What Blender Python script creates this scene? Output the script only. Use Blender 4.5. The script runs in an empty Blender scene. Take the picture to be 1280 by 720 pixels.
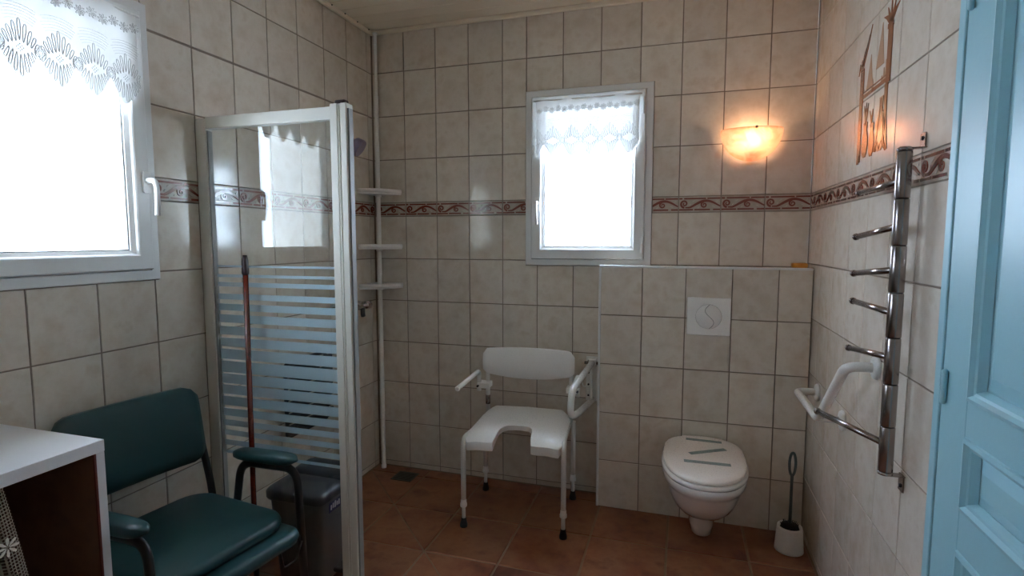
import bpy, bmesh, math, random
from mathutils import Vector, Matrix
random.seed(7)
SC = bpy.context.scene
COL = SC.collection
PI = math.pi

# ------------------------------------------------------------------ camera
CAM = Vector((1.7684, -2.905, 1.3917))
YAW, PIT = -0.3017, -0.0881
F = Vector((math.sin(YAW)*math.cos(PIT), math.cos(YAW)*math.cos(PIT), math.sin(PIT)))
RT = Vector((math.cos(YAW), -math.sin(YAW), 0)); UP = RT.cross(F)
cd = bpy.data.cameras.new('camera'); cam = bpy.data.objects.new('camera', cd); COL.objects.link(cam)
cam.matrix_world = Matrix(((RT.x, UP.x, -F.x, CAM.x), (RT.y, UP.y, -F.y, CAM.y), (RT.z, UP.z, -F.z, CAM.z), (0, 0, 0, 1)))
cd.sensor_width = 36; cd.lens = 681.28/1280*36; cd.clip_start = .02
SC.camera = cam

# ------------------------------------------------------------------ world, exposure
wd = bpy.data.worlds.new('overcast_sky'); SC.world = wd; wd.use_nodes = True
bg = wd.node_tree.nodes['Background']
bg.inputs['Color'].default_value = (.76, .93, 1.18, 1); bg.inputs['Strength'].default_value = 21.5
SC.view_settings.view_transform = 'Standard'; SC.view_settings.look = 'None'
SC.view_settings.gamma = 1; SC.view_settings.use_curve_mapping = False
SC.view_settings.exposure = 0.0
SC.cycles.max_bounces = 10; SC.cycles.diffuse_bounces = 6; SC.cycles.transparent_max_bounces = 24
SC.cycles.caustics_reflective = False; SC.cycles.caustics_refractive = False
SC.cycles.sample_clamp_indirect = 25.0

# ------------------------------------------------------------------ room numbers (metres)
W = 2.345            # back wall runs x = 0 .. W at y = 0, room extends to -y
YF = -3.75           # wall behind the camera
H = 2.595            # ceiling
HZ_ = 1.2625         # top of the half wall
BB, BT = 1.53, 1.61  # decorative border band, bottom and top
ROWS = [0.0, .03, .28, .53, .78, 1.03, 1.28, BB, BT, 1.86, 2.11, 2.36, H]
WIN_W, WIN_H, WIN_Z = .668, .930, 1.254
WB_X = .946          # back window left edge
WL_Y = -2.105        # left window near edge (far edge -1.437)
DOOR_Y0, DOOR_Y1, DOOR_H = -1.438, -2.36, 2.07

# ------------------------------------------------------------------ materials
def srgb(r, g, b):
    f = lambda c: (c/255/12.92 if c <= 10 else ((c/255+.055)/1.055)**2.4)
    return (f(r), f(g), f(b), 1)
def new_mat(name):
    m = bpy.data.materials.new(name); m.use_nodes = True
    return m, m.node_tree.nodes, m.node_tree.links
def plain(name, col, rough=.4, metal=0, coat=0, bump=0, bscale=200, spec=.5):
    m, N, L = new_mat(name); p = N['Principled BSDF']
    p.inputs['Base Color'].default_value = col; p.inputs['Roughness'].default_value = rough
    p.inputs['Metallic'].default_value = metal; p.inputs['Coat Weight'].default_value = coat
    p.inputs['Specular IOR Level'].default_value = spec
    tc = N.new('ShaderNodeTexCoord'); nz = N.new('ShaderNodeTexNoise'); nz.inputs['Scale'].default_value = bscale
    L.new(tc.outputs['Object'], nz.inputs['Vector'])
    if bump:
        b = N.new('ShaderNodeBump'); b.inputs['Strength'].default_value = bump; b.inputs['Distance'].default_value = .001
        L.new(nz.outputs['Fac'], b.inputs['Height']); L.new(b.outputs['Normal'], p.inputs['Normal'])
    else:
        mr = N.new('ShaderNodeMapRange'); mr.inputs['To Min'].default_value = rough*.9; mr.inputs['To Max'].default_value = rough*1.1
        L.new(nz.outputs['Fac'], mr.inputs['Value']); L.new(mr.outputs['Result'], p.inputs['Roughness'])
    return m
def mottled(name, cols, scale, rough, bump=.1, rnd=.06, detail=6, coat=0, bdist=.0015):
    m, N, L = new_mat(name); p = N['Principled BSDF']
    tc = N.new('ShaderNodeTexCoord'); oi = N.new('ShaderNodeObjectInfo')
    va = N.new('ShaderNodeVectorMath'); va.operation = 'MULTIPLY_ADD'
    cx = N.new('ShaderNodeCombineXYZ')
    for i in range(3): L.new(oi.outputs['Random'], cx.inputs[i])
    va.inputs[1].default_value = (37, 23, 51); L.new(cx.outputs[0], va.inputs[0]); L.new(tc.outputs['Object'], va.inputs[2])
    nz = N.new('ShaderNodeTexNoise'); nz.inputs['Scale'].default_value = scale; nz.inputs['Detail'].default_value = detail
    nz.inputs['Roughness'].default_value = .6
    L.new(va.outputs[0], nz.inputs['Vector'])
    cr = N.new('ShaderNodeValToRGB'); e = cr.color_ramp.elements
    n = len(cols)
    while len(e) < n: e.new(.5)
    for i, c in enumerate(cols):
        e[i].position = .3 + .4*i/(n-1); e[i].color = c
    L.new(nz.outputs['Fac'], cr.inputs['Fac'])
    hs = N.new('ShaderNodeHueSaturation'); mr = N.new('ShaderNodeMapRange')
    mr.inputs['To Min'].default_value = 1-rnd; mr.inputs['To Max'].default_value = 1+rnd
    L.new(oi.outputs['Random'], mr.inputs['Value']); L.new(mr.outputs['Result'], hs.inputs['Value'])
    L.new(cr.outputs['Color'], hs.inputs['Color']); L.new(hs.outputs['Color'], p.inputs['Base Color'])
    p.inputs['Roughness'].default_value = rough; p.inputs['Coat Weight'].default_value = coat
    b = N.new('ShaderNodeBump'); b.inputs['Strength'].default_value = bump; b.inputs['Distance'].default_value = bdist
    L.new(nz.outputs['Fac'], b.inputs['Height']); L.new(b.outputs['Normal'], p.inputs['Normal'])
    return m
def thin_glass(name, tint=(1, 1, 1, 1)):
    m, N, L = new_mat(name); N.remove(N['Principled BSDF'])
    t = N.new('ShaderNodeBsdfTransparent'); t.inputs['Color'].default_value = tint
    g = N.new('ShaderNodeBsdfGlossy'); g.inputs['Roughness'].default_value = .0
    fr = N.new('ShaderNodeFresnel'); ge = N.new('ShaderNodeNewGeometry'); io = N.new('ShaderNodeMapRange')
    io.inputs['To Min'].default_value = 1.5; io.inputs['To Max'].default_value = 1/1.5     # same pane reflectance on both faces
    L.new(ge.outputs['Backfacing'], io.inputs['Value']); L.new(io.outputs['Result'], fr.inputs['IOR'])
    mx = N.new('ShaderNodeMixShader'); L.new(fr.outputs[0], mx.inputs[0]); L.new(t.outputs[0], mx.inputs[1]); L.new(g.outputs[0], mx.inputs[2])
    L.new(mx.outputs[0], N['Material Output'].inputs['Surface'])
    return m
def cloth(name, col, clear, transl=.5):
    m, N, L = new_mat(name); N.remove(N['Principled BSDF'])
    t = N.new('ShaderNodeBsdfTransparent'); d = N.new('ShaderNodeBsdfDiffuse'); s = N.new('ShaderNodeBsdfTranslucent')
    d.inputs['Color'].default_value = col; s.inputs['Color'].default_value = col
    a = N.new('ShaderNodeMixShader'); a.inputs[0].default_value = transl; L.new(d.outputs[0], a.inputs[1]); L.new(s.outputs[0], a.inputs[2])
    b = N.new('ShaderNodeMixShader'); b.inputs[0].default_value = clear
    L.new(a.outputs[0], b.inputs[1]); L.new(t.outputs[0], b.inputs[2]); L.new(b.outputs[0], N['Material Output'].inputs['Surface'])
    return m, N, L, b
def netting(name, col, pitch, wire):
    m, N, L, b = cloth(name, col, .5, .3)
    tc = N.new('ShaderNodeTexCoord'); sp = N.new('ShaderNodeSeparateXYZ'); L.new(tc.outputs['UV'], sp.inputs[0])
    outs = []
    for k in (0, 1):
        d = N.new('ShaderNodeMath'); d.operation = 'DIVIDE'; d.inputs[1].default_value = pitch; L.new(sp.outputs[k], d.inputs[0])
        f = N.new('ShaderNodeMath'); f.operation = 'FRACT'; L.new(d.outputs[0], f.inputs[0])
        g = N.new('ShaderNodeMath'); g.operation = 'GREATER_THAN'; g.inputs[1].default_value = wire; L.new(f.outputs[0], g.inputs[0])
        outs.append(g)
    mu = N.new('ShaderNodeMath'); mu.operation = 'MULTIPLY'; L.new(outs[0].outputs[0], mu.inputs[0]); L.new(outs[1].outputs[0], mu.inputs[1])
    L.new(mu.outputs[0], b.inputs[0])
    return m
M = {}
M['tile'] = mottled('beige_ceramic_tile', [srgb(206, 191, 172), srgb(214, 202, 186), srgb(221, 211, 197), srgb(210, 196, 178)], 11, .13, .10, .05)
M['tile'].node_tree.nodes['Principled BSDF'].inputs['Specular IOR Level'].default_value = .55
M['grout'] = plain('grey_brown_grout', srgb(138, 124, 110), .9, bump=.4)
M['floor'] = mottled('terracotta_floor_tile', [srgb(102, 58, 42), srgb(140, 84, 58), srgb(156, 106, 74), srgb(118, 64, 44)], 5, .34, .25, .12)
M['fgrout'] = plain('floor_grout', srgb(150, 128, 106), .9, bump=.4)
M['border'] = mottled('border_cream', [srgb(176, 158, 142), srgb(200, 186, 170)], 20, .2, .08, .03)
M['terra'] = plain('border_red_glaze', srgb(126, 62, 46), .16, coat=.5)
M['leafglaze'] = plain('border_pale_glaze', srgb(206, 198, 184), .15, coat=.5)
M['mural'] = plain('mural_brown_glaze', srgb(150, 92, 62), .2, coat=.4)
M['mural_l'] = plain('mural_light_brown_glaze', srgb(188, 148, 118), .2, coat=.4)
M['mural_d'] = plain('mural_dark_glaze', srgb(112, 68, 48), .2, coat=.4)
M['pvc'] = plain('white_window_plastic', srgb(226, 226, 224), .3)
M['ceil'] = plain('cream_ceiling_board', srgb(238, 225, 203), .45)
M['paint'] = plain('white_wall_paint', srgb(236, 232, 224), .8, bump=.2)
M['glass'] = thin_glass('window_glass')
M['sglass'] = thin_glass('shower_glass', (.95, .975, .965, 1))
M['alu'] = plain('cream_white_coated_metal', srgb(214, 211, 200), .32)
M['seal'] = plain('grey_seal', srgb(150, 150, 146), .5)
M['stripe'], _, _, _ = cloth('frosted_stripe', srgb(216, 232, 242), .10, .30)
M['white'] = plain('white_plastic', srgb(240, 238, 234), .28, coat=.1)
M['whitetube'] = plain('white_coated_tube', srgb(232, 230, 224), .28, coat=.3)
M['ceramic'] = plain('white_ceramic', srgb(226, 218, 212), .1, coat=.6)
M['lid'] = plain('cream_toilet_lid', srgb(244, 234, 224), .28)
M['black'] = plain('black_rubber', srgb(26, 26, 27), .6)
M['darkmetal'] = plain('dark_painted_metal', srgb(28, 26, 26), .35)
M['steel'] = plain('brushed_steel', srgb(150, 142, 138), .24, metal=1, bscale=3)
M['chrome'] = plain('chrome', srgb(205, 205, 208), .08, metal=1, bscale=3)
M['teal'] = plain('green_vinyl', srgb(27, 66, 69), .42, bump=.15, bscale=900)
M['door'] = plain('blue_door_paint', srgb(152, 200, 212), .38, bump=.2, bscale=60, spec=.65, coat=.1)
M['cane'] = mottled('red_brown_varnished_wood', [srgb(66, 22, 15), srgb(104, 38, 25), srgb(82, 28, 18)], 16, .22, .05, .03, coat=.5)
M['caneend'] = plain('dark_plum_plastic', srgb(40, 22, 26), .35)
M['bin'] = plain('grey_bin_plastic', srgb(104, 104, 107), .45, bump=.1, bscale=500)
M['binlid'] = plain('dark_bin_lid_plastic', srgb(66, 69, 75), .36)
M['sticker'] = plain('navy_sticker', srgb(34, 42, 92), .35)
M['print'] = plain('white_print', srgb(232, 232, 236), .4)
M['soap'] = mottled('orange_soap', [srgb(205, 132, 40), srgb(228, 164, 70)], 30, .5, .1, .02)
M['tape'] = mottled('teal_printed_tape', [srgb(72, 104, 100), srgb(150, 162, 156), srgb(66, 98, 94)], 110, .5, 0, .02)
M['melamine'] = plain('white_melamine', srgb(222, 222, 224), .32)
M['brownwood'] = mottled('brown_wood_inside', [srgb(104, 76, 60), srgb(124, 92, 72), srgb(112, 82, 64)], 8, .6, .05, .03)
M['redwood'] = plain('dark_red_edge', srgb(100, 40, 30), .5)
M['brushgrey'] = plain('grey_green_plastic', srgb(78, 86, 82), .45)
M['drain'] = plain('dark_drain_metal', srgb(96, 98, 92), .45, metal=.5)
M['lace'], _, _, _ = cloth('white_lace_net', (.88, .88, .86, 1), .022, .065)
M['thread'], _, _, _ = cloth('white_lace_thread', (.8, .8, .78, 1), .0, .02)
M['crochet'] = netting('cream_crochet_net', srgb(158, 146, 128), .0078, .36)
M['cream'] = plain('cream_cotton', srgb(226, 216, 200), .9)
M['violet'] = plain('violet_grey_plastic', srgb(120, 108, 128), .3)
def shade_mat():
    m, N, L = new_mat('alabaster_lamp_glass'); N.remove(N['Principled BSDF'])
    tc = N.new('ShaderNodeTexCoord'); nz = N.new('ShaderNodeTexNoise'); nz.inputs['Scale'].default_value = 14; nz.inputs['Distortion'].default_value = 2
    cr = N.new('ShaderNodeValToRGB'); cr.color_ramp.elements[0].color = (.98, .68, .54, 1); cr.color_ramp.elements[1].color = (1, .84, .74, 1)
    cr.color_ramp.elements[0].position = .35; cr.color_ramp.elements[1].position = .6
    L.new(tc.outputs['Object'], nz.inputs['Vector']); L.new(nz.outputs['Fac'], cr.inputs['Fac'])
    t = N.new('ShaderNodeBsdfTranslucent'); d = N.new('ShaderNodeBsdfDiffuse'); g = N.new('ShaderNodeBsdfGlossy'); g.inputs['Roughness'].default_value = .15
    L.new(cr.outputs['Color'], t.inputs['Color']); L.new(cr.outputs['Color'], d.inputs['Color'])
    a = N.new('ShaderNodeMixShader'); a.inputs[0].default_value = .35; L.new(t.outputs[0], a.inputs[1]); L.new(d.outputs[0], a.inputs[2])
    b = N.new('ShaderNodeMixShader'); b.inputs[0].default_value = .05; L.new(a.outputs[0], b.inputs[1]); L.new(g.outputs[0], b.inputs[2])
    L.new(b.outputs[0], N['Material Output'].inputs['Surface'])
    return m
M['shade'] = shade_mat()
def bulb_mat(strength):
    m, N, L = new_mat('warm_bulb'); N.remove(N['Principled BSDF'])
    e = N.new('ShaderNodeEmission'); e.inputs['Color'].default_value = (1, .62, .36, 1); e.inputs['Strength'].default_value = strength
    L.new(e.outputs[0], N['Material Output'].inputs['Surface'])
    return m
M['bulb'] = bulb_mat(72)

# ------------------------------------------------------------------ mesh helpers
def fillet(pts, r, n=6):
    pts = [Vector(p) for p in pts]; out = [pts[0]]
    for i in range(1, len(pts)-1):
        a, b, c = pts[i-1], pts[i], pts[i+1]
        d1, d2 = (a-b), (c-b); k = min(r, d1.length*.49, d2.length*.49)
        p1, p2 = b+d1.normalized()*k, b+d2.normalized()*k
        for j in range(n+1):
            t = j/n; out.append(p1*(1-t)**2 + b*2*t*(1-t) + p2*t*t)
    out.append(pts[-1]); return out
class MB:
    def __init__(s): s.v = []; s.f = []; s.m = []; s.sm = []; s.uv = None
    def add(s, vs, fs, mi=0, smooth=False):
        o = len(s.v); s.v += [tuple(v) for v in vs]
        for f in fs:
            s.f.append([i+o for i in f]); s.m.append(mi); s.sm.append(smooth)
        return s
    def box(s, x0, x1, y0, y1, z0, z1, mi=0):
        if isinstance(mi, int): mi = [mi]*6      # order: -x +x -y +y -z +z
        v = [(x, y, z) for x in (x0, x1) for y in (y0, y1) for z in (z0, z1)]
        fs = [(0, 1, 3, 2), (4, 6, 7, 5), (0, 4, 5, 1), (2, 3, 7, 6), (0, 2, 6, 4), (1, 5, 7, 3)]
        o = len(s.v); s.v += v
        for f, k in zip(fs, mi): s.f.append([i+o for i in f]); s.m.append(k); s.sm.append(False)
        return s
    def tube(s, pts, r, seg=10, mi=0, caps=True, squash=None):
        pts = [Vector(p) for p in pts]; n = len(pts)
        rr = r if isinstance(r, (list, tuple)) else [r]*n
        T = []
        for i in range(n):
            d = pts[min(i+1, n-1)]-pts[max(i-1, 0)]
            T.append(d.normalized() if d.length > 1e-9 else Vector((0, 0, 1)))
        up = Vector((0, 0, 1)) if abs(T[0].z) < .9 else Vector((1, 0, 0))
        nn = (up-T[0]*up.dot(T[0])).normalized(); vs = []
        for i in range(n):
            nn = (nn-T[i]*nn.dot(T[i])).normalized(); bb = T[i].cross(nn)
            for k in range(seg):
                a = 2*PI*k/seg; q = squash or (1, 1)
                vs.append(pts[i]+nn*math.cos(a)*rr[i]*q[0]+bb*math.sin(a)*rr[i]*q[1])
        fs = []
        for i in range(n-1):
            for k in range(seg):
                k2 = (k+1) % seg; fs.append((i*seg+k, i*seg+k2, (i+1)*seg+k2, (i+1)*seg+k))
        s.add(vs, fs, mi, True)
        if caps:
            o = len(s.v)-len(vs)
            s.f.append([o+k for k in range(seg)][::-1]); s.m.append(mi); s.sm.append(False)
            s.f.append([o+(n-1)*seg+k for k in range(seg)]); s.m.append(mi); s.sm.append(False)
        return s
    def loft(s, rings, mi=0, caps=True, smooth=True, closed=True):
        n = len(rings[0]); vs = [p for r in rings for p in r]; fs = []
        for i in range(len(rings)-1):
            for k in range(n if closed else n-1):
                k2 = (k+1) % n; fs.append((i*n+k, i*n+k2, (i+1)*n+k2, (i+1)*n+k))
        o = len(s.v); s.add(vs, fs, mi, smooth)
        if caps:
            s.f.append([o+k for k in range(n)][::-1]); s.m.append(mi); s.sm.append(smooth)
            s.f.append([o+(len(rings)-1)*n+k for k in range(n)]); s.m.append(mi); s.sm.append(smooth)
        return s
    def lathe(s, prof, seg=24, c=(0, 0, 0), mi=0, caps=True):
        return s.loft([[(c[0]+r*math.cos(2*PI*k/seg), c[1]+r*math.sin(2*PI*k/seg), c[2]+z) for k in range(seg)] for r, z in prof], mi, caps)
    def ring(s, x0, x1, z0, z1, prof, mi=0):       # mitred rectangular frame in the xz plane: (inset, y)
        rs = [[(x0+i, y, z0+i), (x1-i, y, z0+i), (x1-i, y, z1-i), (x0+i, y, z1-i)] for i, y in prof]
        return s.loft(rs, mi, False, False)
    def ribbon(s, pts, wd, y0, y1, mi=0):          # flat raised stroke in the xz plane
        n = len(pts); P = [Vector((p[0], p[1])) for p in pts]; a = []; b = []
        for i in range(n):
            d = (P[min(i+1, n-1)]-P[max(i-1, 0)]); d = d.normalized() if d.length > 1e-9 else Vector((1, 0))
            w = wd[i] if isinstance(wd, (list, tuple)) else wd
            q = Vector((-d.y, d.x))*w*.5; a.append(P[i]+q); b.append(P[i]-q)
        vs = [(p.x, y1, p.y) for p in a]+[(p.x, y1, p.y) for p in b]+[(p.x, y0, p.y) for p in a]+[(p.x, y0, p.y) for p in b]
        fs = []
        for i in range(n-1):
            fs += [(i, i+1, n+i+1, n+i), (2*n+i, 2*n+i+1, i+1, i), (n+i, n+i+1, 3*n+i+1, 3*n+i)]
        return s.add(vs, fs, mi)
    def poly(s, pts, y0, y1, mi=0):                # prism: outline in xz, from y0 (back) to y1 (front)
        n = len(pts); vs = [(p[0], y1, p[1]) for p in pts]+[(p[0], y0, p[1]) for p in pts]
        return s.add(vs, [list(range(n)), list(range(n, 2*n))[::-1]]+[(i, n+i, n+(i+1) % n, (i+1) % n) for i in range(n)], mi)
    def prism(s, pts, z0, z1, mi=0):               # outline in xy
        n = len(pts); vs = [(p[0], p[1], z0) for p in pts]+[(p[0], p[1], z1) for p in pts]
        return s.add(vs, [list(range(n))[::-1], list(range(n, 2*n))]+[(i, (i+1) % n, n+(i+1) % n, n+i) for i in range(n)], mi)
    def mesh(s, name):
        me = bpy.data.meshes.new(name); me.from_pydata(s.v, [], s.f)
        me.polygons.foreach_set('material_index', s.m); me.polygons.foreach_set('use_smooth', s.sm)
        me.validate()
        bm = bmesh.new(); bm.from_mesh(me); bmesh.ops.recalc_face_normals(bm, faces=bm.faces); bm.to_mesh(me); bm.free()
        return me
    def build(s, name, mats, parent=None, loc=None, bevel=0, bseg=2, rot=None):
        me = s.mesh(name)
        for m in (mats if isinstance(mats, (list, tuple)) else [mats]): me.materials.append(m)
        return link(name, me, parent, loc, bevel, bseg, rot)
def link(name, me, parent=None, loc=None, bevel=0, bseg=2, rot=None):
    o = bpy.data.objects.new(name, me); COL.objects.link(o); o.parent = parent
    if loc: o.location = loc
    if rot: o.rotation_euler = rot
    if bevel:
        b = o.modifiers.new('bevel', 'BEVEL'); b.width = bevel; b.segments = bseg; b.limit_method = 'ANGLE'; b.angle_limit = math.radians(40)
        b.harden_normals = False
    return o
def subd(o, n=2):
    m = o.modifiers.new('sub', 'SUBSURF'); m.levels = n; m.render_levels = n; return o
def tag(o, label, cat, group=None):
    o['label'] = label; o['category'] = cat
    if group: o['group'] = group
    return o
def thing(name, label, cat, loc=(0, 0, 0), rz=0, group=None):
    o = bpy.data.objects.new(name, None); COL.objects.link(o); o.location = loc; o.rotation_euler = (0, 0, rz)
    o.empty_display_size = .1
    return tag(o, label, cat, group)
def structure(o, label=None):
    o['kind'] = 'structure'
    if label: o['label'] = label
    return o
def empty_structure(name, loc, rz, label=None):
    o = bpy.data.objects.new(name, None); COL.objects.link(o); o.location = loc; o.rotation_euler = (0, 0, rz); o.empty_display_size = .1
    return structure(o, label)
def arc(cx, cz, r, a0, a1, n=10):
    return [(cx+r*math.cos(math.radians(a0+(a1-a0)*i/n)), cz+r*math.sin(math.radians(a0+(a1-a0)*i/n))) for i in range(n+1)]
def rrect(x0, x1, y0, y1, r, n=5):
    p = []
    for cx, cy, a in ((x1-r, y1-r, 0), (x0+r, y1-r, 90), (x0+r, y0+r, 180), (x1-r, y0+r, 270)):
        p += arc(cx, cy, r, a, a+90, n)
    return p

# ------------------------------------------------------------------ walls with holes and single tiles
# wall frame: local x along the wall, local y into the wall, z up; rooms side faces -y
def cells(us, zs, keep, y0, y1):
    """solid made of rectangular cells us x zs; keep(uc, zc) says which are filled"""
    mb = MB(); nu, nz = len(us)-1, len(zs)-1; mi = 1 if y1 > .1 else 0      # outer faces and reveals: white render
    on = [[keep((us[i]+us[i+1])/2, (zs[j]+zs[j+1])/2) for j in range(nz)] for i in range(nu)]
    g = lambda i, j: 0 <= i < nu and 0 <= j < nz and on[i][j]
    for i in range(nu):
        for j in range(nz):
            if not on[i][j]: continue
            a, b, c, d = us[i], us[i+1], zs[j], zs[j+1]
            mb.add([(a, y0, c), (b, y0, c), (b, y0, d), (a, y0, d)], [(0, 1, 2, 3)])
            mb.add([(a, y1, c), (b, y1, c), (b, y1, d), (a, y1, d)], [(3, 2, 1, 0)], mi)
            for ok, p, q in ((g(i-1, j), (a, c), (a, d)), (g(i+1, j), (b, c), (b, d)), (g(i, j-1), (a, c), (b, c)), (g(i, j+1), (a, d), (b, d))):
                if not ok: mb.add([(p[0], y0, p[1]), (q[0], y0, q[1]), (q[0], y1, q[1]), (p[0], y1, p[1])], [(0, 1, 2, 3)], mi)
    return mb
TILE_CACHE = {}
TH = .006
def tile_mesh(w, h, bite, mat):
    key = (round(w, 4), round(h, 4), tuple(round(x, 4) for x in bite) if bite else None, mat)
    if key in TILE_CACHE: return TILE_CACHE[key]
    if bite:
        us = sorted({0, w, *[max(0, min(w, b)) for b in bite[:2]]}); zs = sorted({0, h, *[max(0, min(h, b)) for b in bite[2:]]})
        mb = cells([u-w/2 for u in us], [z-h/2 for z in zs], lambda u, z: not (bite[0] < u+w/2 < bite[1] and bite[2] < z+h/2 < bite[3]), 0, TH)
    else:
        b = .0014; mb = MB(); x, z = w/2, h/2
        mb.loft([[(-x+i, y, -z+i), (x-i, y, -z+i), (x-i, y, z-i), (-x+i, y, z-i)] for i, y in ((0, TH), (0, b*.8), (b, 0))], 0, False, False)
        mb.f.append([8, 9, 10, 11]); mb.m.append(0); mb.sm.append(False)
    me = mb.mesh('tile'); me.materials.append(M[mat]); TILE_CACHE[key] = me
    return me
G = .0045
def place(o, frame, u, z, y=0):
    (ox, oy), rz = frame
    c, s_ = math.cos(rz), math.sin(rz)
    o.location = (ox+c*u-s_*y, oy+s_*u+c*y, z); o.rotation_euler = (0, 0, rz)
def lay(wall, frame, u0, u1, z0, z1, hole=None, name='tile', mat='tile'):
    a, b, c, d = u0+G/2, u1-G/2, z0+G/2, z1-G/2
    bite = None
    if hole:
        h = (hole[0]-.003, hole[1]+.003, hole[2]-.003, hole[3]+.003)
        if h[0] <= a and h[1] >= b:        # full-width cut: just shorten
            if h[2] <= c < h[3]: c = h[3]
            if h[2] < d <= h[3]: d = h[2]
        elif h[2] <= c and h[3] >= d:
            if h[0] <= a < h[1]: a = h[1]
            if h[0] < b <= h[1]: b = h[0]
        elif h[0] < b and h[1] > a and h[2] < d and h[3] > c:
            bite = (h[0]-a, h[1]-a, h[2]-c, h[3]-c)
    if b-a < .006 or d-c < .006: return
    o = link(name, tile_mesh(b-a, d-c, bite, mat), wall)
    place(o, frame, (a+b)/2, (c+d)/2)
# border tile: relief scroll on a cream strip
def border_full():
    mb = MB(); w, h = .2-G, .08-.003; x, z = w/2, h/2
    mb.loft([[(-x+i, y, -z+i), (x-i, y, -z+i), (x-i, y, z-i), (-x+i, y, z-i)] for i, y in ((0, TH), (0, .001), (.0012, 0))], 0, False, False)
    mb.f.append([8, 9, 10, 11]); mb.m.append(0); mb.sm.append(False)
    y0, y1 = .001, -.0022
    for zz, segs in ((.0275, ((-.097, -.082), (-.074, .03), (.036, .097))), (-.0275, ((-.097, -.03), (-.024, .05), (.064, .097)))):
        for a, b in segs: mb.ribbon([(a, zz), (b, zz)], .0072, y0, y1, 1)
    # stem: from spiral at left, dips, climbs to a crest and falls to the right edge
    st = []
    for i in range(25):
        t = i/24; xx = -.068+.165*t
        st.append((xx, -.017+.033*math.sin(max(0, t-.12)/.88*PI*.92)**1.3))
    mb.ribbon(st, [.006+.0065*math.sin(PI*i/24) for i in range(25)], y0, y1-.0006, 1)
    def spiral(cx, cz, r, a0, turns, sgn, wmax):
        p = []; n = 22
        for i in range(n+1):
            t = i/n; a = a0+sgn*turns*2*PI*t; q = r*(1-.85*t); p.append((cx+q*math.cos(a), cz+q*math.sin(a)))
        mb.ribbon(p, [wmax*(1-.5*i/n) for i in range(n+1)], y0, y1-.0004, 1)
    spiral(-.072, .002, .019, -PI*.5, 1.5, -1, .0105)
    spiral(.022, -.004, .0155, PI*.55, 1.4, 1, .009)
    for cx, cz, a, l in ((-.028, .015, .5, .018), (.066, -.012, -.4, .018), (-.004, -.016, .6, .014), (.084, .014, .9, .012), (-.044, -.002, 1.0, .012)):
        pts = [(cx+l*.5*math.cos(a)*k, cz+l*.5*math.sin(a)*k) for k in (-1, -.4, .2, 1)]
        mb.ribbon(pts, [.001, .005, .0045, .001], y0, y1, 2)
    return mb.mesh('border_tile')
BORDER = border_full()
for k in ('border', 'terra', 'leafglaze'): BORDER.materials.append(M[k])
BCACHE = {}
def border(wall, frame, u0, u1, cut0=0, cut1=0):
    """one border tile spanning u0..u1 of the 0.2 grid with material cut from either end"""
    key = (round(cut0, 3), round(cut1, 3))
    if key not in BCACHE:
        me = BORDER
        if cut0 or cut1:
            bm = bmesh.new(); bm.from_mesh(BORDER)
            for cut, sg in ((cut0, -1), (cut1, 1)):
                if cut: bmesh.ops.bisect_plane(bm, geom=bm.verts[:]+bm.edges[:]+bm.faces[:], plane_co=(sg*(.1-G/2-cut), 0, 0), plane_no=(sg, 0, 0), clear_outer=True)
            me = BORDER.copy(); bm.to_mesh(me); bm.free()
        BCACHE[key] = me
    o = link('border_tile', BCACHE[key], wall); place(o, frame, (u0+u1)/2, (BB+BT)/2)

# ---- back wall
fb = ((0, 0), 0)
hb = (WB_X, WB_X+WIN_W, WIN_Z, WIN_Z+WIN_H)
wb = cells([-.25, hb[0]+.01, hb[1]-.01, W+.25], [-.02, hb[2]+.01, hb[3]-.01, H+.1], lambda u, z: not (hb[0] < u < hb[1] and hb[2] < z < hb[3]), .0035, .26).build('wall_back', [M['grout'], M['paint']])
structure(wb, 'beige tiled back wall with a small window')
cu = [.005, .21, .41, .61, .81]
du = [.946+.2*k for k in range(7)]+[W-.001]
for j in range(len(ROWS)-1):
    z0, z1 = ROWS[j], ROWS[j+1]
    if z0 == BB:
        us = cu+du
        for k in range(len(us)-1):
            a, b = us[k], us[k+1]
            if k == 4: border(wb, fb, a, a+.2, 0, .2-(b-a))
            elif b <= hb[0]+.001 or a >= hb[1]-.001: border(wb, fb, b-.2, b)
            elif a < hb[1] < b: border(wb, fb, b-.2, b, hb[1]-a+.003, 0)
        continue
    lower = z1 <= 1.281
    us = (cu+[1.01, 1.21, 1.376]) if lower else (cu+du)
    for k in range(len(us)-1):
        zz0 = z0
        if not lower and us[k] > 1.37 and z0 < 1.3: zz0 = HZ_
        lay(wb, fb, us[k], us[k+1], zz0, z1, hb)
    if lower and z1 > 1.27: pass
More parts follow.
